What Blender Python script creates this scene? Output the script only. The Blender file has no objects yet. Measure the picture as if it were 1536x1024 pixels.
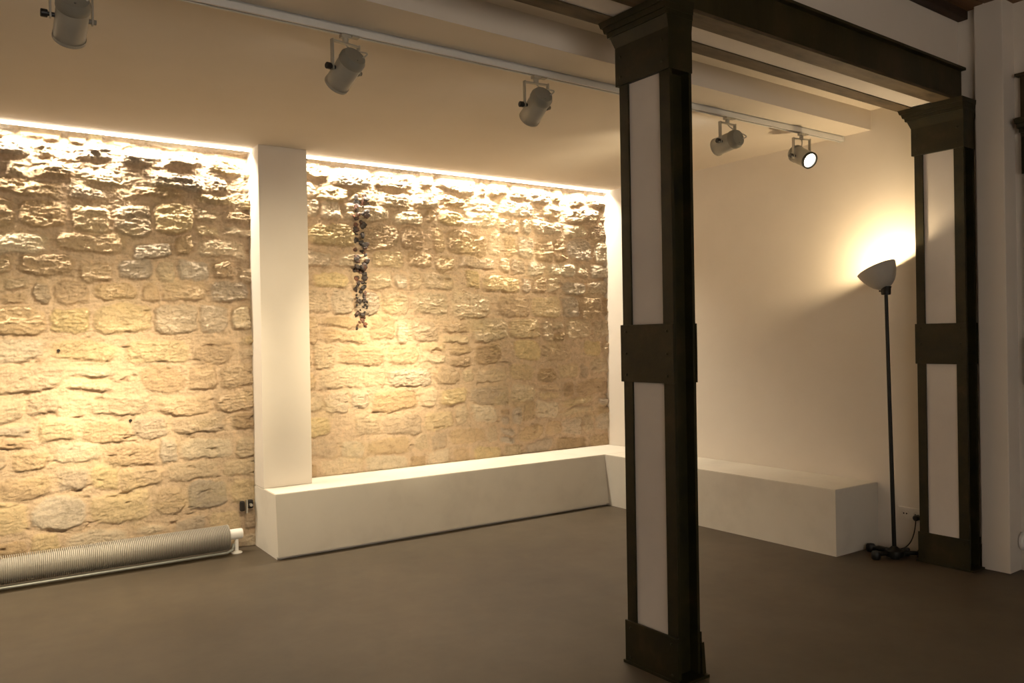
import bpy, bmesh, math, random
import numpy as np
from mathutils import Vector, Matrix
random.seed(7); rng = np.random.RandomState(11)
PI = math.pi
scene = bpy.context.scene
COL = scene.collection

# ------------------------------------------------------------------ frames
EYE = 1.4
F_PX = 1208.745
R_ = Vector((0.8296, -0.5582, -0.0165)); U_ = Vector((0.0151, -0.0072, 0.9999)); FW = Vector((0.5582, 0.8297, -0.0025))
PHI = 0.0383                       # the columns' row stands at a slight angle to the stone wall
C0 = Vector((2.3501, 2.3271, 0))   # foot of the near column's near corner
EA = Vector((math.cos(PHI), math.sin(PHI), 0)); EB = Vector((-math.sin(PHI), math.cos(PHI), 0))
def G(a, b, z=0.0): return C0 + EA*a + EB*b + Vector((0, 0, z))
AR = 2.637                         # right wall plane in the columns' frame
ZC = 2.743                         # low ceiling
ZB = .421                          # bench height
YW = 5.66                          # stone wall plane

# ------------------------------------------------------------------ materials
def new_mat(name):
    m = bpy.data.materials.new(name); m.use_nodes = True
    nt = m.node_tree; b = nt.nodes['Principled BSDF']
    return m, nt, b
def N(nt, t, **k):
    n = nt.nodes.new(t)
    for a, v in k.items():
        if a in n.inputs.keys() if isinstance(a, str) else False: n.inputs[a].default_value = v
        else: setattr(n, a, v)
    return n
def ramp(nt, fac, stops):
    r = nt.nodes.new('ShaderNodeValToRGB'); e = r.color_ramp.elements
    while len(e) < len(stops): e.new(0.5)
    for i, (p, c) in enumerate(stops): e[i].position = p; e[i].color = (*c, 1)
    nt.links.new(fac, r.inputs['Fac']); return r.outputs['Color']
def noise(nt, scale, detail=6, rough=.6, vec=None, stretch=None):
    n = nt.nodes.new('ShaderNodeTexNoise'); n.inputs['Scale'].default_value = scale
    n.inputs['Detail'].default_value = detail; n.inputs['Roughness'].default_value = rough
    tc = nt.nodes.new('ShaderNodeTexCoord'); src = tc.outputs['Object']
    if stretch:
        mp = nt.nodes.new('ShaderNodeMapping'); mp.inputs['Scale'].default_value = stretch
        nt.links.new(src, mp.inputs['Vector']); src = mp.outputs['Vector']
    nt.links.new(src, n.inputs['Vector'])
    return n.outputs['Fac']
def bump(nt, b, fac, strength, dist):
    n = nt.nodes.new('ShaderNodeBump'); n.inputs['Strength'].default_value = strength; n.inputs['Distance'].default_value = dist
    nt.links.new(fac, n.inputs['Height']); nt.links.new(n.outputs['Normal'], b.inputs['Normal'])
def simple(name, stops, scale=4, rough=.6, metallic=0, bs=0, bd=.002, bscale=60, spec=.5, stretch=None, detail=6):
    m, nt, b = new_mat(name)
    nt.links.new(ramp(nt, noise(nt, scale, detail, stretch=stretch), stops), b.inputs['Base Color'])
    b.inputs['Roughness'].default_value = rough; b.inputs['Metallic'].default_value = metallic
    b.inputs['Specular IOR Level'].default_value = spec
    if bs: bump(nt, b, noise(nt, bscale, 4, stretch=stretch), bs, bd)
    return m
def emis(name, col, s, base=(.8, .8, .8)):
    m, nt, b = new_mat(name)
    b.inputs['Base Color'].default_value = (*base, 1); b.inputs['Emission Color'].default_value = (*col, 1); b.inputs['Emission Strength'].default_value = s
    return m
M = {}
M['paint'] = simple('wall_paint', [(.3, (.70, .645, .57)), (.7, (.74, .685, .61))], 2.5, .85, bs=.15, bd=.002, bscale=35, spec=.25)
M['ceil'] = simple('ceiling_paint', [(.3, (.68, .615, .53)), (.7, (.72, .655, .57))], 1.5, .9, bs=.08, bd=.002, bscale=30, spec=.2)
M['bench'] = simple('bench_plaster', [(.25, (.60, .56, .49)), (.5, (.68, .64, .56)), (.8, (.71, .67, .59))], 3, .8, bs=.25, bd=.002, bscale=40, spec=.25)
M['infill'] = simple('infill_plaster', [(.3, (.60, .56, .53)), (.7, (.66, .62, .58))], 3, .85, bs=.2, bd=.002, bscale=25, spec=.2)
M['steel'] = simple('dark_olive_steel', [(.3, (.004, .004, .001)), (.45, (.013, .0115, .0018)), (.58, (.020, .0155, .0028)), (.72, (.042, .024, .009))], 8, .5, bs=.5, bd=.003, bscale=26, spec=.35)
M['brownsteel'] = simple('brown_flange_steel', [(.25, (.03, .02, .010)), (.5, (.085, .06, .032)), (.8, (.14, .10, .06))], 12, .7, bs=.5, bd=.003, bscale=30, spec=.3, stretch=(.5, 2, 2))  # mottled steel for the bottom flanges, lighter and browner than the webs
M['beamface'] = simple('stained_beam_steel', [(.25, (.010, .009, .003)), (.5, (.028, .023, .007)), (.8, (.065, .042, .018))], 5, .5, bs=.5, bd=.003, bscale=18, spec=.35, stretch=(1, 1, .4))
M['track'] = simple('track_white', [(.3, (.60, .60, .58)), (.7, (.66, .66, .63))], 5, .5)
M['slot'] = simple('track_slot_dark', [(.3, (.03, .02, .01)), (.7, (.04, .03, .02))], 5, .6)
M['lampbody'] = simple('spot_enamel', [(.3, (.33, .31, .26)), (.7, (.38, .36, .30))], 6, .4)
M['lampcap'] = simple('spot_cap_grey', [(.3, (.20, .19, .16)), (.7, (.24, .23, .19))], 6, .5)
M['black'] = simple('black_plastic', [(.3, (.006, .006, .006)), (.7, (.012, .011, .010))], 8, .45)
M['blackmetal'] = simple('black_painted_metal', [(.3, (.005, .005, .004)), (.7, (.009, .009, .006))], 8, .4, spec=.3)
M['cable'] = simple('pale_cable', [(.3, (.42, .40, .35)), (.7, (.46, .44, .38))], 8, .5)
M['white'] = simple('white_enamel', [(.3, (.80, .79, .76)), (.7, (.84, .83, .80))], 5, .3)
M['fin'] = simple('fin_metal', [(.3, (.36, .33, .28)), (.7, (.42, .39, .33))], 4, .6)
M['pipe'] = simple('grey_pipe', [(.3, (.30, .32, .30)), (.7, (.38, .40, .38))], 6, .35, metallic=.4)
M['chrome'] = simple('old_chrome', [(.3, (.45, .43, .38)), (.7, (.6, .58, .52))], 9, .3, metallic=.8)
M['hole'] = simple('dark_cavity', [(.3, (.01, .008, .006)), (.7, (.02, .014, .01))], 9, .9)
M['shade'] = simple('frosted_shade', [(.3, (.36, .34, .31)), (.7, (.42, .40, .36))], 9, .55)
nt = M['shade'].node_tree; tl = nt.nodes.new('ShaderNodeBsdfTranslucent'); tl.inputs['Color'].default_value = (.8, .78, .74, 1)
mi = nt.nodes.new('ShaderNodeMixShader'); mi.inputs[0].default_value = .012
nt.links.new(nt.nodes['Principled BSDF'].outputs[0], mi.inputs[1]); nt.links.new(tl.outputs[0], mi.inputs[2]); nt.links.new(mi.outputs[0], nt.nodes['Material Output'].inputs['Surface'])
M['wood'] = simple('old_pine', [(.25, (.10, .048, .017)), (.5, (.16, .08, .03)), (.8, (.21, .11, .042))], 3, .6, bs=.3, bd=.002, bscale=30, stretch=(.6, 8, 8))
M['joist'] = simple('dark_joist_wood', [(.25, (.022, .011, .005)), (.5, (.04, .02, .008)), (.8, (.055, .03, .013))], 3, .65, bs=.3, bd=.002, bscale=30, stretch=(.6, 8, 8))
M['lens'] = emis('spot_lens', (1, .93, .8), 20)
M['bulb'] = emis('warm_bulb', (1, .72, .40), 30)
M['led'] = emis('led_diffuser', (1, .90, .74), 11)
M['frame'] = simple('fill_window_paint', [(.3, (.3, .3, .3)), (.7, (.35, .35, .35))], 4, .5)
# concrete floor
m, nt, b = new_mat('polished_concrete')
c1 = ramp(nt, noise(nt, .9, 8, .65), [(.32, (.062, .046, .028)), (.52, (.080, .061, .038)), (.72, (.104, .082, .055))])
c2 = ramp(nt, noise(nt, 7, 8, .7), [(.3, (.86, .86, .86)), (.7, (1.06, 1.05, 1.03))])
mx = nt.nodes.new('ShaderNodeMix'); mx.data_type = 'RGBA'; mx.blend_type = 'MULTIPLY'; mx.inputs['Factor'].default_value = 1
nt.links.new(c1, mx.inputs[6]); nt.links.new(c2, mx.inputs[7]); nt.links.new(mx.outputs[2], b.inputs['Base Color'])
rr = nt.nodes.new('ShaderNodeMapRange'); rr.inputs['To Min'].default_value = .42; rr.inputs['To Max'].default_value = .62
nt.links.new(noise(nt, 2.2, 6), rr.inputs['Value']); nt.links.new(rr.outputs['Result'], b.inputs['Roughness'])
bump(nt, b, noise(nt, 14, 5), .06, .004); M['floor'] = m
# stone
m, nt, b = new_mat('rubble_limestone')
at = nt.nodes.new('ShaderNodeAttribute'); at.attribute_name = 'stone_colour'
s1 = ramp(nt, noise(nt, 22, 8, .7), [(.3, (.74, .72, .68)), (.5, (1, 1, 1)), (.72, (1.15, 1.12, 1.06))])
mx = nt.nodes.new('ShaderNodeMix'); mx.data_type = 'RGBA'; mx.blend_type = 'MULTIPLY'; mx.inputs['Factor'].default_value = 1
nt.links.new(at.outputs['Color'], mx.inputs[6]); nt.links.new(s1, mx.inputs[7]); nt.links.new(mx.outputs[2], b.inputs['Base Color'])
b.inputs['Roughness'].default_value = .92; b.inputs['Specular IOR Level'].default_value = .15
bump(nt, b, noise(nt, 48, 9, .8), 1.0, .014); M['stone'] = m
# chips
M['chip'] = simple('dark_chips', [(.3, (.012, .010, .010)), (.5, (.04, .03, .026)), (.7, (.16, .06, .03))], 14, .6, detail=2)
# glass
m = bpy.data.materials.new('fill_window_glass'); m.use_nodes = True; nt = m.node_tree; nt.nodes.clear()
o_ = nt.nodes.new('ShaderNodeOutputMaterial'); tr = nt.nodes.new('ShaderNodeBsdfTransparent'); gl = nt.nodes.new('ShaderNodeBsdfGlossy'); gl.inputs['Roughness'].default_value = .02
mi = nt.nodes.new('ShaderNodeMixShader'); mi.inputs[0].default_value = .06
nt.links.new(tr.outputs[0], mi.inputs[1]); nt.links.new(gl.outputs[0], mi.inputs[2]); nt.links.new(mi.outputs[0], o_.inputs[0]); M['glass'] = m

# ------------------------------------------------------------------ mesh helpers
def obj(name, bm, mat, parent=None, loc=None, rotz=0, smooth=False):
    bmesh.ops.recalc_face_normals(bm, faces=bm.faces[:])
    me = bpy.data.meshes.new(name); bm.to_mesh(me); bm.free()
    mats = mat if isinstance(mat, (list, tuple)) else [mat]
    for q in mats: me.materials.append(q)
    if smooth:
        me.polygons.foreach_set('use_smooth', [True]*len(me.polygons))
        try: me.set_sharp_from_angle(angle=R45)
        except Exception: pass
    o = bpy.data.objects.new(name, me); COL.objects.link(o)
    if loc is not None: o.location = loc
    o.rotation_euler = (0, 0, rotz)
    if parent: o.parent = parent
    return o
R45 = math.radians(40)
def tag(o, label, cat, group=None, kind=None):
    o['label'] = label; o['category'] = cat
    if group: o['group'] = group
    if kind: o['kind'] = kind
    return o
def thing(name, label, cat, loc=(0, 0, 0), rotz=0, group=None):
    o = bpy.data.objects.new(name, None); COL.objects.link(o); o.location = loc; o.rotation_euler = (0, 0, rotz)
    o.empty_display_size = .1
    return tag(o, label, cat, group)
def struct(o): o['kind'] = 'structure'; return o
def bx(bm, x0, x1, y0, y1, z0, z1, bev=0):
    vs = [bm.verts.new((x, y, z)) for z in (z0, z1) for x, y in ((x0, y0), (x1, y0), (x1, y1), (x0, y1))]
    fs = [(0, 3, 2, 1), (4, 5, 6, 7), (0, 1, 5, 4), (1, 2, 6, 5), (2, 3, 7, 6), (3, 0, 4, 7)]
    F = [bm.faces.new([vs[i] for i in f]) for f in fs]
    if bev:
        es = list({e for f in F for e in f.edges})
        bmesh.ops.bevel(bm, geom=es, offset=bev, segments=2, affect='EDGES', profile=.6)
    return F
def B(*boxes, bev=0):
    bm = bmesh.new()
    for q in boxes: bx(bm, *q, bev=bev)
    return bm
def loft(bm, rings):
    """rings: list of point lists of one length; closed with caps"""
    R = [[bm.verts.new(p) for p in r] for r in rings]
    n = len(R[0])
    for i in range(len(R)-1):
        for j in range(n): bm.faces.new((R[i][j], R[i][(j+1) % n], R[i+1][(j+1) % n], R[i+1][j]))
    bm.faces.new(R[0][::-1]); bm.faces.new(R[-1])
def rect_loft(bm, levels):
    loft(bm, [[(x0, y0, z), (x1, y0, z), (x1, y1, z), (x0, y1, z)] for z, x0, x1, y0, y1 in levels])
def prism_poly(bm, poly, f):
    """poly extruded: f(p, side) gives the 3D point"""
    a = [bm.verts.new(f(p, 0)) for p in poly]; b_ = [bm.verts.new(f(p, 1)) for p in poly]
    n = len(poly)
    bm.faces.new(a[::-1]); bm.faces.new(b_)
    for i in range(n): bm.faces.new((a[i], a[(i+1) % n], b_[(i+1) % n], b_[i]))
def basis(d):
    d = Vector(d).normalized(); h = Vector((0, 0, 1)) if abs(d.z) < .95 else Vector((1, 0, 0))
    u = d.cross(h).normalized(); v = d.cross(u).normalized(); return d, u, v
def lathe(bm, prof, o=(0, 0, 0), axis=(0, 0, 1), n=32, close=True):
    """prof: (r, t) along the axis"""
    d, u, v = basis(axis); o = Vector(o); rings = []
    for r, t in prof:
        rings.append([bm.verts.new(o + d*t + (u*math.cos(2*PI*k/n) + v*math.sin(2*PI*k/n))*max(r, 1e-4)) for k in range(n)])
    for i in range(len(rings)-1):
        for k in range(n): bm.faces.new((rings[i][k], rings[i][(k+1) % n], rings[i+1][(k+1) % n], rings[i+1][k]))
    if close: bm.faces.new(rings[0][::-1]); bm.faces.new(rings[-1])
def tube(bm, pts, r, n=10):
    pts = [Vector(p) for p in pts]; rings = []; d0 = None
    for i, p in enumerate(pts):
        d = (pts[min(i+1, len(pts)-1)] - pts[max(i-1, 0)]).normalized()
        if d0 is None: _, u, v = basis(d)
        else:
            u = (u - d*u.dot(d)).normalized(); v = d.cross(u)
        d0 = d
        rr = r[i] if isinstance(r, (list, tuple)) else r
        rings.append([bm.verts.new(p + (u*math.cos(2*PI*k/n) + v*math.sin(2*PI*k/n))*rr) for k in range(n)])
    for i in range(len(rings)-1):
        for k in range(n): bm.faces.new((rings[i][k], rings[i][(k+1) % n], rings[i+1][(k+1) % n], rings[i+1][k]))
    bm.faces.new(rings[0][::-1]); bm.faces.new(rings[-1])
def bez(p0, p1, p2, p3, n=14):
    p0, p1, p2, p3 = map(Vector, (p0, p1, p2, p3))
    return [p0*(1-t)**3 + p1*3*t*(1-t)**2 + p2*3*t*t*(1-t) + p3*t**3 for t in [i/n for i in range(n+1)]]
def obox(bm, o, ax, ay, az, hx, hy, hz):
    o, ax, ay, az = Vector(o), Vector(ax), Vector(ay), Vector(az)
    loft(bm, [[o+ax*sx*hx+ay*sy*hy+az*s*hz for sx, sy in ((-1, -1), (1, -1), (1, 1), (-1, 1))] for s in (-1, 1)])

# ------------------------------------------------------------------ room shell (setting)
XL = -2.6; YB = -2.8                       # left and rear limits of the room
XE = 6.4                                   # far right of the front part
struct(obj('floor', B((XL-.3, XE+.3, YB-.3, YW+.4, -.12, 0)), M['floor']))
# low ceiling, its drop and the strip beside the lintel; everything in the columns' frame except the wall edge
bm = bmesh.new()
def gq(a, b): v = G(a, b); return (v.x, v.y)
pl = gq(-6.0, .655); pr = gq(2.72, .655)
prism_poly(bm, [pl, pr, (5.2, 5.598), (XL-.3, 5.598)], lambda p, s: (p[0], p[1], ZC if not s else ZC+.25))
struct(obj('ceiling', bm, M['ceil']))
bm = bmesh.new()
prism_poly(bm, [gq(-6, .37), gq(2.72, .37), gq(2.72, .68), gq(-6, .68)], lambda p, s: (p[0], p[1], 2.872 if not s else 3.0))
struct(obj('ceiling', bm, M['ceil']))
struct(obj('ceiling', B((XL-.3, 5.4, 5.45, YW+.4, 3.0, 3.12)), M['ceil']))
# wall above the lintel
struct(obj('wall_upper', B((-6, 2.72, .095, .30, 2.86, 3.45), (-6, 2.72, .30, .42, 3.001, 3.45)), M['paint'], loc=C0, rotz=PHI))
# right wall with the corner of the pier, then the set back stretch
bm = B((AR, AR+.25, -.10, 3.75, 0, 3.45))
struct(obj('wall_right', bm, M['paint'], loc=C0, rotz=PHI))
bm = B((2.60, 2.90, -.168, -.012, 0, 3.45), bev=.006)
struct(obj('wall_pier', bm, M['paint'], loc=C0, rotz=PHI))
struct(obj('wall_recess', B((2.745, 3.0, -6.5, -.16, 0, 3.45)), M['paint'], loc=C0, rotz=PHI))
struct(obj('wall_left', B((XL-.25, XL, YB-.3, YW+.4, 0, 3.45)), M['paint']))
# unseen rear wall; its window opening is added to let in fill light
wx0, wx1, wz0, wz1 = -2.3, 2.4, .5, 2.6
struct(obj('wall_rear', B((XL-.3, wx0, YB-.25, YB, 0, 3.45), (wx1, XE+.3, YB-.25, YB, 0, 3.45), (wx0, wx1, YB-.25, YB, 0, wz0), (wx0, wx1, YB-.25, YB, wz1, 3.45)), M['paint']))
bm = B((wx0, wx0+.06, YB-.16, YB-.08, wz0, wz1), (wx1-.06, wx1, YB-.16, YB-.08, wz0, wz1), (wx0, wx1, YB-.16, YB-.08, wz0, wz0+.06), (wx0, wx1, YB-.16, YB-.08, wz1-.06, wz1), (.02, .08, YB-.16, YB-.08, wz0, wz1))
wf = struct(obj('window_fill', bm, M['frame']))
obj('pane', B((wx0+.04, wx1-.04, YB-.125, YB-.119, wz0+.04, wz1-.04)), M['glass'], wf)
# solid wall behind the stone facing
struct(obj('wall_back', B((XL-.3, 5.4, YW+.13, YW+.4, 0, 3.0)), M['paint']))
# board ceiling of the front part
bm = bmesh.new(); bw = .16; y = .09
while y > -6.2:
    bx(bm, -6, 4.2, y-bw+.006, y, 3.318, 3.36, bev=.003); y -= bw
bx(bm, -6, 4.2, -6.2, .09, 3.36, 3.45)
struct(obj('ceiling', bm, M['wood'], loc=C0, rotz=PHI))
t = obj('wooden_joist', B((-5.5, 2.636, .035, .093, 3.268, 3.318), bev=.004), M['joist'], loc=C0, rotz=PHI)
tag(t, 'narrow dark wooden joist under the board ceiling, above the long steel lintel', 'joist')

# ------------------------------------------------------------------ stone wall
def vnoise(W, Hh, cell, seed, amp=1.0, oct=4, gain=.5, ridge=False):
    """fractal value noise on a grid of Hh x W samples, cell = feature size in samples"""
    out = np.zeros((Hh, W)); a = 1.0; tot = 0; r = np.random.RandomState(seed)
    cx, cy = cell if isinstance(cell, tuple) else (cell, cell)
    for o in range(oct):
        gx = int(W/cx)+3; gy = int(Hh/cy)+3; L = r.rand(gy, gx)
        xs = np.arange(W)/cx + r.rand(); ys = np.arange(Hh)/cy + r.rand()
        xi = xs.astype(int); yi = ys.astype(int); fx = xs-xi; fy = ys-yi
        fx = fx*fx*(3-2*fx); fy = (fy*fy*(3-2*fy))[:, None]
        xi = np.minimum(xi, gx-2); yi = np.minimum(yi, gy-2)
        A = L[np.ix_(yi, xi)]; Bq = L[np.ix_(yi, xi+1)]; Cq = L[np.ix_(yi+1, xi)]; D = L[np.ix_(yi+1, xi+1)]
        v = (A*(1-fx)+Bq*fx)*(1-fy) + (Cq*(1-fx)+D*fx)*fy
        v = v*2-1
        if ridge: v = 1-2*np.abs(v)
        out += a*v; tot += a; a *= gain; cx = max(cx/2, 1.01); cy = max(cy/2, 1.01)
    return out/tot*amp
YS = YW + .05
def stone_bay(x0, x1, z0, z1, seed, name):
    st = .0052; W = int((x1-x0)/st)+1; Hh = int((z1-z0)/st)+1
    X = x0 + np.arange(W)*((x1-x0)/(W-1)); Z = z0 + np.arange(Hh)*((z1-z0)/(Hh-1))
    XX, ZZ = np.meshgrid(X, Z)
    r = np.random.RandomState(seed)
    wx = vnoise(W, Hh, 22, seed+1, .032, 6, .66); wz = vnoise(W, Hh, 22, seed+2, .028, 6, .66)
    wz += vnoise(W, Hh, (90, 60), seed+3, .035, 2)
    PX = XX + wx; PZ = ZZ + wz
    topk = np.clip((ZZ-.45)/1.5, 0, 1)                              # rougher, deeper stones up the wall
    rough = vnoise(W, Hh, (20, 8), seed+4, 1.4, 5, .85, ridge=True)
    rough2 = vnoise(W, Hh, (26, 13), seed+5, 1.2, 6, .75)
    mort = vnoise(W, Hh, 44, seed+6, .012, 6, .6)
    h = mort.copy() + .004*vnoise(W, Hh, 5, seed+16, 1, 2, .5)
    cm = np.array([.60, .46, .325]); col = np.ones((Hh, W, 3))*cm
    col *= (1 + .08*vnoise(W, Hh, 40, seed+7, 1, 4))[:, :, None]
    palette = [(.45, .33, .20), (.40, .29, .18), (.52, .39, .24), (.58, .47, .32), (.54, .44, .31), (.62, .52, .37), (.42, .34, .25), (.60, .48, .30), (.40, .35, .29), (.66, .57, .43), (.50, .38, .25), (.57, .49, .38), (.60, .48, .27), (.50, .44, .36)]
    z = z0 - .03; row = 0
    while z < z1 + .05:
        rh = r.uniform(.14, .22) if z < 2.3 else r.uniform(.10, .16)
        x = x0 - r.uniform(0, .3)
        while x < x1 + .05:
            sw = r.choice([r.uniform(.10, .18), r.uniform(.18, .30), r.uniform(.28, .44)], p=[.25, .45, .30])
            if r.rand() < .05: x += sw*.4; continue
            gap = r.uniform(.004, .028); cx = x+sw/2; cz = z+rh/2+r.uniform(-.018, .018)
            hx = (sw-gap)/2; hz = (rh-gap*r.uniform(.8, 1.4))/2
            n_split = 2 if (r.rand() < .12 and rh > .15) else 1
            for sidx in range(n_split):
                c2 = cz if n_split == 1 else cz + (sidx-.5)*hz*1.05
                h2 = hz if n_split == 1 else hz*.46
                i0, i1 = np.searchsorted(X, [cx-hx-.07, cx+hx+.07]); j0, j1 = np.searchsorted(Z, [c2-h2-.10, c2+h2+.10])
                if i1 <= i0 or j1 <= j0: continue
                px = (PX[j0:j1, i0:i1]-cx)/hx; pz = (PZ[j0:j1, i0:i1]-c2)/h2
                tilt = r.uniform(-.12, .12); pz = pz + tilt*px
                e = r.uniform(2.8, 5.5)
                d = (np.abs(px)**e + np.abs(pz)**e)**(1/e)
                mask = np.clip((1.04-d)*(h2/.022), 0, 1); mask = mask*mask*(3-2*mask)
                tk = topk[j0:j1, i0:i1]
                p = r.uniform(.003, .014) + tk*r.uniform(.004, .030)
                ramp_ = r.uniform(-.006, .008)*px + (r.uniform(-.006, .004)-.006*tk)*pz
                rg = (.006+.014*tk)*r.uniform(.4, 1.5)*rough[j0:j1, i0:i1] + (.006+.009*tk)*rough2[j0:j1, i0:i1]
                hh = mask*(p + ramp_ + rg + .006*(1-np.clip(d, 0, 1)**2))
                sub = h[j0:j1, i0:i1]
                h[j0:j1, i0:i1] = np.where(mask > 0.02, np.maximum(sub*(1-mask)+hh, hh), sub)
                c = np.array(palette[r.randint(len(palette))])*r.uniform(.92, 1.10)
                mk = np.clip(mask*1.6, 0, 1)[:, :, None]*(.45 + .40*r.rand())
                tone = (1 + .10*rough2[j0:j1, i0:i1] + .05*rough[j0:j1, i0:i1])[:, :, None]
                col[j0:j1, i0:i1] = col[j0:j1, i0:i1]*(1-mk) + c*tone*mk
            x += sw
        z += rh; row += 1
    # crumbled rubble bed at the head of the wall
    head = np.clip((ZZ-2.15)/.3, 0, 1)
    h += head*(.015*vnoise(W, Hh, (40, 18), seed+9, 1, 6, .72, ridge=True))
    h += (.0030 + .0055*topk)*vnoise(W, Hh, (7, 4), seed+10, 1, 3, .9, ridge=True)
    crk = vnoise(W, Hh, (30, 9), seed+31, 1, 5, .8, ridge=True); h += (.002+.013*topk)*crk
    # small pits and cracks, true holes in the pointing
    pits = vnoise(W, Hh, (26, 9), seed+11, 1, 4, .6); h -= np.clip(pits-.42, 0, 1)*.10
    topcap = .070 - .045*np.clip((ZZ-(ZC-.13))/.12, 0, 1)
    h = np.minimum(np.clip(h, -.03, .085), topcap + .006*rough) + .034*np.clip((2.55-ZZ)/1.5, 0, 1)
    # pale yellow lichen-like patches belonging to the stone
    yl = np.clip(vnoise(W, Hh, (50, 30), seed+12, 1, 4)*2.2-.35, 0, 1)[:, :, None]
    col = col*(1-yl*.22) + np.array([.66, .54, .28])*yl*.22
    col = np.clip(col, .02, .85)
    # keep the border flat against pillar and ceiling
    verts = np.stack([XX.ravel(), (YS - h).ravel(), ZZ.ravel()], 1)
    idx = np.arange(Hh*W).reshape(Hh, W)
    faces = np.stack([idx[:-1, :-1], idx[:-1, 1:], idx[1:, 1:], idx[1:, :-1]], -1).reshape(-1, 4)
    # thickness: a skirt back to the solid wall
    border = list(idx[0, :]) + list(idx[1:, -1]) + list(idx[-1, :-1][::-1]) + list(idx[1:-1, 0][::-1])
    bv = verts[border].copy(); bv[:, 1] = YW+.13; n0 = len(verts); nb = len(border)
    verts = np.vstack([verts, bv]); border = np.array(border); nx = np.roll(border, -1)
    k = np.arange(nb); sk = np.stack([nx, border, n0+k, n0+(k+1) % nb], 1)
    faces = np.vstack([faces, sk])
    me = bpy.data.meshes.new(name)
    me.vertices.add(len(verts)); me.vertices.foreach_set('co', verts.astype(np.float32).ravel())
    me.loops.add(len(faces)*4); me.loops.foreach_set('vertex_index', faces.astype(np.int32).ravel())
    me.polygons.add(len(faces)); me.polygons.foreach_set('loop_start', np.arange(len(faces), dtype=np.int32)*4)
    me.update(calc_edges=True); me.validate()
    ca = me.color_attributes.new('stone_colour', 'FLOAT_COLOR', 'POINT')
    cc = np.ones((len(verts), 4), np.float32); cc[:n0, :3] = col.reshape(-1, 3); cc[n0:, :3] = cm
    ca.data.foreach_set('color', cc.ravel())
    me.polygons.foreach_set('use_smooth', [True]*len(me.polygons))
    me.materials.append(M['stone'])
    o = bpy.data.objects.new(name, me); COL.objects.link(o); struct(o)
    return o, X, Z, h
wl, XA, ZA, HA = stone_bay(XL, 1.70, 0, 2.80, 21, 'wall_stone_left')
wr, XB_, ZB_, HB = stone_bay(1.95, 4.87, ZB, 2.80, 57, 'wall_stone_right')
def surf(x, z, left=False):
    X, Z, H_ = (XA, ZA, HA) if left else (XB_, ZB_, HB)
    i = min(max(int(np.searchsorted(X, x)), 2), len(X)-3); j = min(max(int(np.searchsorted(Z, z)), 2), len(Z)-3)
    return YS - float(H_[j-1:j+2, i-1:i+2].max())
# strip of dark chips pressed into the right bay
bm = bmesh.new(); rc = random.Random(5)
for k in range(125):
    z = 2.50 - 1.0*(k/125) + rc.uniform(-.01, .01); side = rc.choice((-1, 1))
    x = 2.445 + side*rc.uniform(.012, .05)*(1.0 if z > 1.75 else .8); s = (rc.uniform(.008, .017) if rc.random() < .6 else rc.uniform(.018, .028))*(1.1 if z > 1.9 else .85)
    y = surf(x, z) - .001
    mt = Matrix.Translation((x, y, z)) @ Matrix.Rotation(rc.uniform(0, 3), 4, 'Y') @ Matrix.Diagonal((s*rc.uniform(.7, 1.2), .011, s*rc.uniform(.7, 1.4), 1))
    r0 = bmesh.ops.create_icosphere(bm, subdivisions=1, radius=1, matrix=mt)
    for v in r0['verts']: v.co += Vector((rc.uniform(-1, 1), rc.uniform(-.3, .3), rc.uniform(-1, 1)))*s*.18
obj('chip_strip', bm, M['chip'], wr)
# a few nail holes
bm = bmesh.new()
for x, z, l in ((.45, 1.378, True), (.85, .92, True)): lathe(bm, [(.009, -.012), (.009, .004)], (x, surf(x, z, l)-.001, z), (0, 1, 0), 12)
obj('nail_hole', bm, M['hole'], wl)

# ------------------------------------------------------------------ plastered pillar and L-shaped bench
t = obj('plaster_pillar', B((1.629, 1.967, 5.449, YW+.13, .421, ZC), bev=.004), M['paint'])
tag(t, 'tall white plastered pillar between the two bays of lit stone wall', 'pillar')
# bench: two prisms in one mesh: along the stone wall, then along the right wall
def wallx(y): return 4.8614 + .0383*(YW-y)    # right wall plane x at y
bm = bmesh.new()
fx = lambda y: 4.3976 + .0383*(5.6587-y)
prof = [(5.195, ZB), (5.155, .018), (5.185, .018), (5.185, 0.0), (YW+.12, 0), (YW+.12, ZB)]
prism_poly(bm, prof, lambda p, s: ((1.628 if not s else wallx(p[0])-.001), p[0], p[1]))
ye = 3.074
prism_poly(bm, [(0, ZB), (.003, 0), (.4628, 0), (.4628, ZB)], lambda p, s: ((fx(5.195) if not s else fx(ye))+p[0], (5.195 if not s else ye), p[1]))
bmesh.ops.bevel(bm, geom=[e for e in bm.edges if e.calc_length() > .3 and min(v.co.z for v in e.verts) > .3], offset=.004, segments=2, affect='EDGES')
t = obj('plaster_bench', bm, M['bench'])
tag(t, 'low white plastered bench running in an L under the stone and along the right wall', 'bench')

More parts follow.
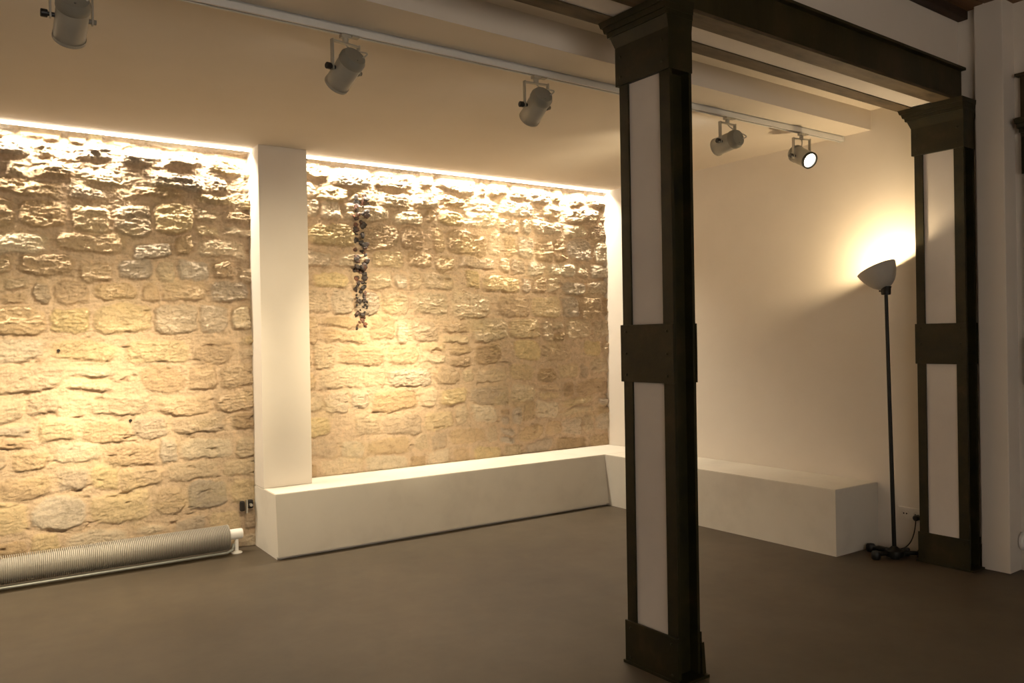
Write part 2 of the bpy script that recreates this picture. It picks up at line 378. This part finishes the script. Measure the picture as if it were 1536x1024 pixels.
# ------------------------------------------------------------------ steel columns and twin lintel
def channel_bm(b0, b1, web, a1=.131, z0=0, z1=2.70):
    """channel section: two flange plates and a web"""
    return B((0, .016, b0, b1, z0, z1), (a1-.016, a1, b0, b1, z0, z1), (.010, a1-.010, web-.006, web+.006, z0, z1), bev=.002)
def rivets(bm, pts, axis, r=.007):
    for p in pts: lathe(bm, [(r, 0), (r*.9, .002), (r*.5, .0035), (.001, .004)], p, axis, 10)
def column(loc, label, a_over=.132, zs=(0, .185, 1.211, 1.454, 2.48), dz=0, ov=1.0):
    t = thing('steel_column', label, 'column', loc, PHI, 'built-up steel columns')
    z0, zb, zm0, zm1, zc = zs
    obj('channel', channel_bm(0, .057, .048), M['steel'], t); obj('channel', channel_bm(.238, .290, .248), M['steel'], t)
    obj('infill_panel', B((.009, .122, .055, .240, zb-.03, zm0+.03)), M['infill'], t)
    obj('infill_panel', B((.009, .122, .055, .240, zm1-.03, zc+.03)), M['infill'], t)
    for (q0, q1, nr) in ((0, zb, 2), (zm0, zm1, 3)):
        for a0, a1, sgn in ((-.010, 0, -1), (.129, .134, 1)):
            bm = B((a0, a1, -.006, .296, q0, q1), bev=.002)
            zz = [q0+.03+(q1-q0-.06)*i/max(nr-1, 1) for i in range(nr)]
            rivets(bm, [((-.010 if sgn < 0 else .134), b_, z_) for b_ in (.028, .262) for z_ in zz], (sgn, 0, 0))
            obj('batten_plate', bm, M['steel'], t)
    bm = bmesh.new()
    rect_loft(bm, [(0, -.014, .150, -.03, .305), (.012, -.014, .150, -.03, .305)])
    rect_loft(bm, [(.012, .128, .150, -.012, .012), (.14, .128, .144, -.008, .008)])
    obj('base_plate', bm, M['steel'], t)
    bm = bmesh.new(); A = a_over; m_ = min(.129, A); O = A - .129
    rect_loft(bm, [(zc, -.010, m_, -.006, .302), (2.645-dz, -.010, m_, -.006, .302), (2.67-dz, -.016*ov, m_+O*.2, -.008, .302+0.010*ov), (2.694-dz, -.022*ov, m_+O*.3, -.010, .302+0.020*ov)])
    rect_loft(bm, [(2.694-dz, -.028*ov, m_+O*.5, -.012, .302+0.028*ov), (2.716-dz, -.029*ov, m_+O*.5, -.012, .302+0.031*ov)])
    rect_loft(bm, [(2.716-dz, -.036*ov, m_+O*.7, -.014, .302+0.040*ov), (2.740-dz, -.038*ov, m_+O*.75, -.016, .302+0.048*ov)])
    rect_loft(bm, [(2.740-dz, -.044*ov, m_+O*.9, -.018, .302+0.054*ov), (2.766-dz, -.048*ov, m_+O, -.020, .302+0.063*ov)])
    rivets(bm, [(-.010, b_, z_) for b_ in (.03, .27) for z_ in (zc+.035, 2.60)], (-1, 0, 0))
    obj('capital', bm, M['steel'], t)
    return t
column(G(0, 0), 'near dark steel column with white plaster infill, standing alone on the concrete floor')
column(G(2.476, 0), 'dark steel column with white infill against the right wall, beside the floor lamp', a_over=.155)
# third column, only its left edge in the picture
column(G(2.716, -.517), 'dark steel column cut off by the right edge of the picture', a_over=.03, zs=(0, .185, 1.086, 1.364, 2.31), dz=.146, ov=.25)

t = thing('steel_lintel', 'long dark steel twin lintel carried by the columns, with white plaster between its flanges', 'beam', G(0, 0), PHI)
x0, x1 = -5.2, 2.634
def ibeam(b0, b1, name):
    w = (b0+b1)/2
    obj('web', B((x0, x1, w-.022, w+.022, 2.78, 2.97)), M['beamface'], t)
    obj('bottom_flange', B((x0, x1, b0, b1, 2.766, 2.782), bev=.002), M['brownsteel'], t)
    bm = bmesh.new(); obj('top_flange', B((x0, x1, b0+.004, b1-.004, 2.968, 2.984), bev=.002), M['beamface'], t)
ibeam(.045, .155, 0); ibeam(.281, .375, 1)
bm = bmesh.new()
obj('plaster_infill', B((x0, x1, .150, .286, 2.772, 2.84)), M['infill'], t)
# third column's own lintel stub
t2 = obj('steel_lintel', B((2.690, 2.743, -.62, -.19, 2.621, 2.636), (2.715, 2.743, -.6, -.21, 2.636, 2.875), (2.690, 2.743, -.62, -.19, 2.875, 2.89), bev=.002), M['beamface'], loc=C0, rotz=PHI)
tag(t2, 'short dark steel beam end on the cut-off column at the right edge', 'beam')

# ------------------------------------------------------------------ lighting track and its spots
t = thing('lighting_track', 'long white lighting track under the low ceiling carrying five spots', 'track', (0, 3.19, ZC), math.radians(.95))
obj('rail', B((-2.5, 4.93, 0, .012, -.036, 0), (-2.5, 4.93, .026, .038, -.036, 0), (-2.5, 4.93, 0, .038, -.010, 0), bev=.0015), M['track'], t)
obj('conductor_slot', B((-2.5, 4.925, .012, .026, -.031, -.010)), M['slot'], t)
obj('end_cap', B((4.93, 4.945, -.002, .040, -.038, 0), bev=.001), M['track'], t)
def track_y(x): return 3.19 + .019 + x*math.tan(math.radians(.95))
def spot(x, aim, label, energy, yoke_turn, cap_disc=True):
    y = track_y(x); root = Vector((x, y, ZC-.036))
    t = thing('track_spotlight', label, 'spotlight', root, 0, 'spotlights on the white track')
    piv = Vector((0, 0, -.150)); d = (Vector(aim) - (root+piv)).normalized()
    # the yoke's arms lie across the aim
    sx = Vector((d.y, -d.x, 0)).normalized()
    if sx.dot(R_) < 0: sx = -sx
    fy = Vector((0, 0, 1)).cross(sx)
    Rr = .053
    bm = B((-.022, .022, -.014, .014, -.016, -.0005), bev=.002); lathe(bm, [(.013, -.036), (.013, -.014)], (0, 0, 0), (0, 0, 1), 16)
    bx(bm, .026, .060, -.014, .014, -.008, -.0005, bev=.001)
    obj('track_adapter', bm, M['lampbody'], t)
    bm = bmesh.new(); zt = -.038; hw = .066
    obox(bm, Vector((0, 0, zt)), sx, fy, Vector((0, 0, 1)), hw, .010, .003)
    for s in (-1, 1): obox(bm, sx*hw*s + Vector((0, 0, (zt-.156)/2)), sx, fy, Vector((0, 0, 1)), .003, .010, (.156+zt)/2 + .006)
    obj('yoke', bm, M['lampbody'], t)
    e = d.cross(sx).normalized()
    o = piv
    bm = bmesh.new()
    # drum: closed rounded back, open front with rim
    prof = [(.001, -.082), (.038, -.081), (.049, -.075), (Rr, -.066), (Rr, .080), (Rr-.004, .086), (Rr-.008, .080), (Rr-.008, .055), (.001, .055)]
    lathe(bm, prof, o, d, 40, close=False)
    body = obj('drum', bm, M['lampbody'], t, smooth=True)
    bm = bmesh.new(); lathe(bm, [(Rr+.0015, -.042), (Rr+.003, -.044), (Rr+.003, -.066), (.047, -.083), (.001, -.087)], o, d, 40, close=False)
    lathe(bm, [(.0035, -.090), (.0035, -.080)], o+e*.03, d, 8)
    obj('rear_cap', bm, M['lampcap'], t, smooth=True)
    bm = bmesh.new(); lathe(bm, [(.001, .074), (Rr-.009, .074), (Rr-.009, .078), (.001, .078)], o, d, 32, close=False)
    obj('lens', bm, M['lens'], t)
    bm = bmesh.new(); lathe(bm, [(Rr-.010, .077), (Rr-.010, .088), (Rr+.002, .088), (Rr+.002, .076)], o, d, 40, close=False)
    obj('rim', bm, M['blackmetal'] if not cap_disc else M['lampbody'], t)
    bm = bmesh.new(); lathe(bm, [(.008, .052), (.008, .078)], o, -sx, 12); lathe(bm, [(.012, .074), (.014, .076), (.014, .094), (.012, .096)], o, -sx, 16)
    obj('locking_knob', bm, M['black'], t)
    bm = bmesh.new(); lathe(bm, [(.009, .050), (.009, .078)], o, sx, 12); obj('hinge_screw', bm, M['lampcap'], t)
    bm = bmesh.new()
    p0 = Vector((0, 0, -.036)); p3 = o - d*.078 + sx*.035
    tube(bm, bez(p0, p0+Vector((0, 0, -.05))+sx*.02, p3 - d*.07 + sx*.05, p3), .0035, 8)
    obj('cable', bm, M['cable'], t)
    for nm, en, size in (('spot_beam', energy*.62, 24), ('spot_beam', energy*.46, 44), ('spot_spill', energy*.16, 80)):
        L = bpy.data.lights.new(nm, 'SPOT'); L.energy = en; L.color = (1, .81, .52); L.spot_size = math.radians(size); L.spot_blend = 1.0; L.shadow_soft_size = .03
        lo = bpy.data.objects.new(nm, L); COL.objects.link(lo); lo.parent = t
        lo.location = o + d*.105; lo.rotation_euler = (-d).to_track_quat('Z', 'Y').to_euler()
    return t
spot(.315, (.24, 5.63, .93), 'leftmost white track spot, cut by the top edge, aimed down the left stone bay', 620, 0)
spot(1.345, (.87, 5.63, 1.09), 'second white track spot from the left, aimed down and left at the stone', 620, 0)
spot(2.355, (2.64, 5.63, 1.23), 'middle white track spot, left of the near column, aimed at the right stone bay', 820, 0)
spot(3.78, (3.75, 5.63, 2.25), 'white track spot right of the near column, swung left towards the stone', 330, 0)
spot(4.50, (3.9, .6, 1.0), 'last white track spot at the wall end, its lit lens facing the room', 260, 0, cap_disc=False)

# ------------------------------------------------------------------ LED strips at the head of the stone
for x0_, x1_, lab in ((XL, 1.626, 'thin glowing LED strip along the ceiling over the left stone bay'), (1.970, 4.862, 'thin glowing LED strip along the ceiling over the right stone bay')):
    t = obj('led_strip', B((x0_, x1_, 5.5982, 5.622, ZC-.002, ZC+.240)), M['track'])
    tag(t, lab, 'light strip', 'LED strips over the stone')
    t.location.y += 0
    L = bpy.data.lights.new('led_light', 'AREA'); L.shape = 'RECTANGLE'; L.size = x1_-x0_-.02; L.size_y = .014; L.energy = 22*(x1_-x0_); L.color = (1, .87, .68); L.spread = math.radians(135)
    lo = bpy.data.objects.new('led_light', L); COL.objects.link(lo); lo.parent = t; lo.location = ((x0_+x1_)/2, 5.609, ZC-.022); lo.rotation_euler = (math.radians(9), 0, 0)
    obj('diffuser', B((x0_, x1_, 5.600, 5.618, ZC-.019, ZC-.002), bev=.002), M['led'], t)

# ------------------------------------------------------------------ finned tube heater
hx1 = 1.41; hy = 5.53; hz = .112
t = thing('tube_heater', 'grey finned tube heater lying along the foot of the left stone bay', 'heater', (hx1, hy, 0))
bm = bmesh.new(); prof = [(.062, -2.95)]; s = -2.95
while s < -.004:
    prof += [(.066, s), (.083, s+.0015), (.083, s+.0035), (.066, s+.005)]; s += .0105
prof += [(.083, -.003), (.083, .0)]
lathe(bm, prof, (0, 0, hz), (1, 0, 0), 28)
obj('finned_tube', bm, M['fin'], t, smooth=False)
bm = bmesh.new(); lathe(bm, [(.034, 0), (.034, .088), (.030, .094)], (0, 0, hz+.015), (1, 0, 0), 28); obj('end_cap', bm, M['white'], t, smooth=True)
bm = bmesh.new(); lathe(bm, [(.037, 0), (.037, .004), (.033, .008), (.013, .012), (.013, hz-.01)], (.055, 0, 0), (0, 0, 1), 24); obj('foot', bm, M['white'], t, smooth=True)
bm = bmesh.new(); lathe(bm, [(.037, 0), (.037, .004), (.033, .008), (.013, .012), (.013, hz-.04)], (-1.9, 0, 0), (0, 0, 1), 24); obj('foot', bm, M['white'], t, smooth=True)
bm = bmesh.new(); tube(bm, [(-2.95, -.052, .022), (-.02, -.052, .022), (.02, -.03, .03), (.035, 0, .06)], .009, 12); obj('return_pipe', bm, M['pipe'], t, smooth=True)
# small metal bracket on the stone beside the pillar
t = thing('pipe_bracket', 'small metal bracket in a dark hole of the stone beside the pillar foot', 'bracket', (1.565, YW-.035, .285))
obj('socket_hole', B((-.045, -.012, -.004, .03, -.034, .036), (.006, .045, -.004, .03, -.020, .040), bev=.012), M['hole'], t)
bm = bmesh.new(); obox(bm, (-.004, -.012, 0), (1, 0, 0), (0, 1, 0), (0, 0, 1), .005, .008, .045); lathe(bm, [(.010, -.02), (.010, .02)], (.022, -.008, .008), (0, 1, 0), 12)
obj('clamp', bm, M['chrome'], t)

# ------------------------------------------------------------------ floor lamp
foot = Vector((4.755, 2.842, 0)); neck = Vector((4.733, 2.859, 1.668))
t = thing('floor_lamp', 'thin black floor lamp with tilted frosted bowl shade, standing beside the right wall', 'lamp', foot)
nl = neck-foot
bm = bmesh.new(); tube(bm, [(0, 0, .02), nl*.55, nl], [.013, .012, .0105], 16); obj('pole', bm, M['blackmetal'], t, smooth=True)
bm = bmesh.new(); lathe(bm, [(.030, .0), (.030, .012), (.055, .016), (.058, .028), (.055, .05), (.03, .062), (.016, .075)], (0, 0, 0), (0, 0, 1), 28)
obj('hub', bm, M['blackmetal'], t, smooth=True)
rh = Vector((R_.x, R_.y, 0)).normalized(); fh = Vector((FW.x, FW.y, 0)).normalized()
for v, r in ((-rh*.125 - fh*.02, .028), (-rh*.075+fh*.165, .028), (rh*.16 - fh*.01, .022), (rh*.10+fh*.05, .020)):
    bm = bmesh.new(); tube(bm, [(0, 0, .035), v*.5+Vector((0, 0, .034)), v+Vector((0, 0, .03))], [.017, .014, .012], 12)
    lg = obj('leg', bm, M['blackmetal'], t, smooth=True)
    bm = bmesh.new(); lathe(bm, [(.001, -.0), (r*.8, .001), (r, .008), (r, .040), (r*.8, .05), (.001, .053)], v, (0, 0, 1), 20); obj('foot_knob', bm, M['black'], lg, smooth=True)
ax = (Vector((0, 0, 1))*.93 - rh*.30 + fh*.30).normalized()
bm = bmesh.new(); lathe(bm, [(.012, -.03), (.026, -.028), (.029, -.018), (.029, .012), (.032, .016), (.032, .024), (.001, .026)], nl, Vector((0, 0, 1)), 24); 
lathe(bm, [(.004, 0), (.004, .035), (.0055, .037), (.0055, .042)], nl + Vector((0, 0, -.005)), -rh, 8)
obj('lamp_holder', bm, M['black'], t, smooth=True)
bm = bmesh.new()
outer = [(.024, .0), (.044, .008), (.066, .026), (.086, .053), (.102, .084), (.113, .112), (.119, .136)]
inner = [(r-.004, h_+.002) for r, h_ in outer][::-1]
lathe(bm, outer+inner+[(.001, .004)], nl + Vector((0, 0, .015)), ax, 44, close=False)
obj('lamp_shade', bm, M['shade'], t, smooth=True)
bm = bmesh.new(); lathe(bm, [(.010, .0), (.012, .02), (.024, .045), (.030, .065), (.026, .085), (.012, .098), (.001, .1)], nl+Vector((0, 0, .018)), ax, 24); obj('bulb', bm, M['bulb'], t, smooth=True)
L = bpy.data.lights.new('bulb_light', 'POINT'); L.energy = 26; L.color = (1, .74, .42); L.shadow_soft_size = .02
lo = bpy.data.objects.new('bulb_light', L); COL.objects.link(lo); lo.parent = t; lo.location = nl + Vector((0, 0, .018)) + ax*.118
# cable and plug
pw = G(AR, .378, .231) - foot
bm = bmesh.new()
q0 = Vector((.03, .0, .045)); mid = G(AR-.10, .46, .03)-foot
tube(bm, bez(q0, q0+rh*.05+Vector((0, 0, .02)), mid-rh*.04, mid, 10)[:-1] + bez(mid, mid+rh*.05, pw-EA*.05+Vector((0, 0, -.16)), pw-EA*.035, 12), .0035, 8)
cb = obj('power_cable', bm, M['black'], t, smooth=True)
bm = bmesh.new(); lathe(bm, [(.012, -.04), (.018, -.034), (.018, -.004), (.016, 0)], pw - EA*.008, EA, 16); obj('plug', bm, M['black'], cb, smooth=True)
# double wall socket
t = thing('wall_socket', 'white double power socket low on the right wall behind the lamp pole', 'socket', G(AR, .43, .245), PHI)
bm = B((-.009, 0.0, -.075, .075, -.040, .040), bev=.003); obj('face_plate', bm, M['paint'], t)
for b_ in (.03, -.045):
    bm = bmesh.new(); lathe(bm, [(.026, 0), (.026, .003), (.021, .003), (.019, -.004), (.001, -.004)], (-.009, b_, 0), (-1, 0, 0), 24, close=False); s_ = obj('outlet', bm, M['paint'], t)
    bm = bmesh.new()
    for dz in (-.0095, .0095): lathe(bm, [(.0052, 0), (.0052, .002)], (-.0075, b_+dz, .0), (-1, 0, 0), 8)
    obj('pin_hole', bm, M['hole'], s_)
t = thing('radiator_valve', 'round white radiator valve head cut by the right edge of the picture', 'valve', G(2.745, -.175, .172), PHI)
bm = bmesh.new(); lathe(bm, [(.052, 0), (.055, .006), (.052, .014), (.034, .018), (.034, .04), (.040, .046), (.040, .07), (.034, .076), (.001, .077)], (.0, 0, 0), (0, -1, 0), 32); obj('valve_head', bm, M['white'], t, smooth=True)

# ------------------------------------------------------------------ world, camera
w = bpy.data.worlds.new('world'); scene.world = w; w.use_nodes = True
bg = w.node_tree.nodes['Background']; bg.inputs['Color'].default_value = (1.0, .88, .75, 1); bg.inputs['Strength'].default_value = 3.7
P = bpy.data.lights.new('fill_portal', 'AREA'); P.shape = 'RECTANGLE'; P.size = wx1-wx0; P.size_y = wz1-wz0; P.cycles.is_portal = True  # guides the background fill through the added rear window
po = bpy.data.objects.new('fill_portal', P); COL.objects.link(po); po.location = ((wx0+wx1)/2, YB-.2, (wz0+wz1)/2); po.rotation_euler = (PI/2, 0, PI) 
cam = bpy.data.cameras.new('camera'); co = bpy.data.objects.new('camera', cam); COL.objects.link(co)
cam.sensor_fit = 'HORIZONTAL'; cam.sensor_width = 36; cam.lens = F_PX*36/1536; cam.clip_start = .02
r3 = R_.normalized(); f3 = FW.normalized(); u3 = r3.cross(f3).normalized(); r3 = f3.cross(u3)
mt = Matrix((r3, u3, -f3)).transposed().to_4x4(); mt.translation = (0, 0, EYE); co.matrix_world = mt
scene.camera = co
vs = scene.view_settings; vs.view_transform = 'Standard'; vs.look = 'None'; vs.gamma = 1; vs.use_curve_mapping = False; vs.exposure = -0.05
scene.cycles.max_bounces = 10; scene.cycles.diffuse_bounces = 6; scene.cycles.sample_clamp_indirect = 4
scene.cycles.use_denoising = True
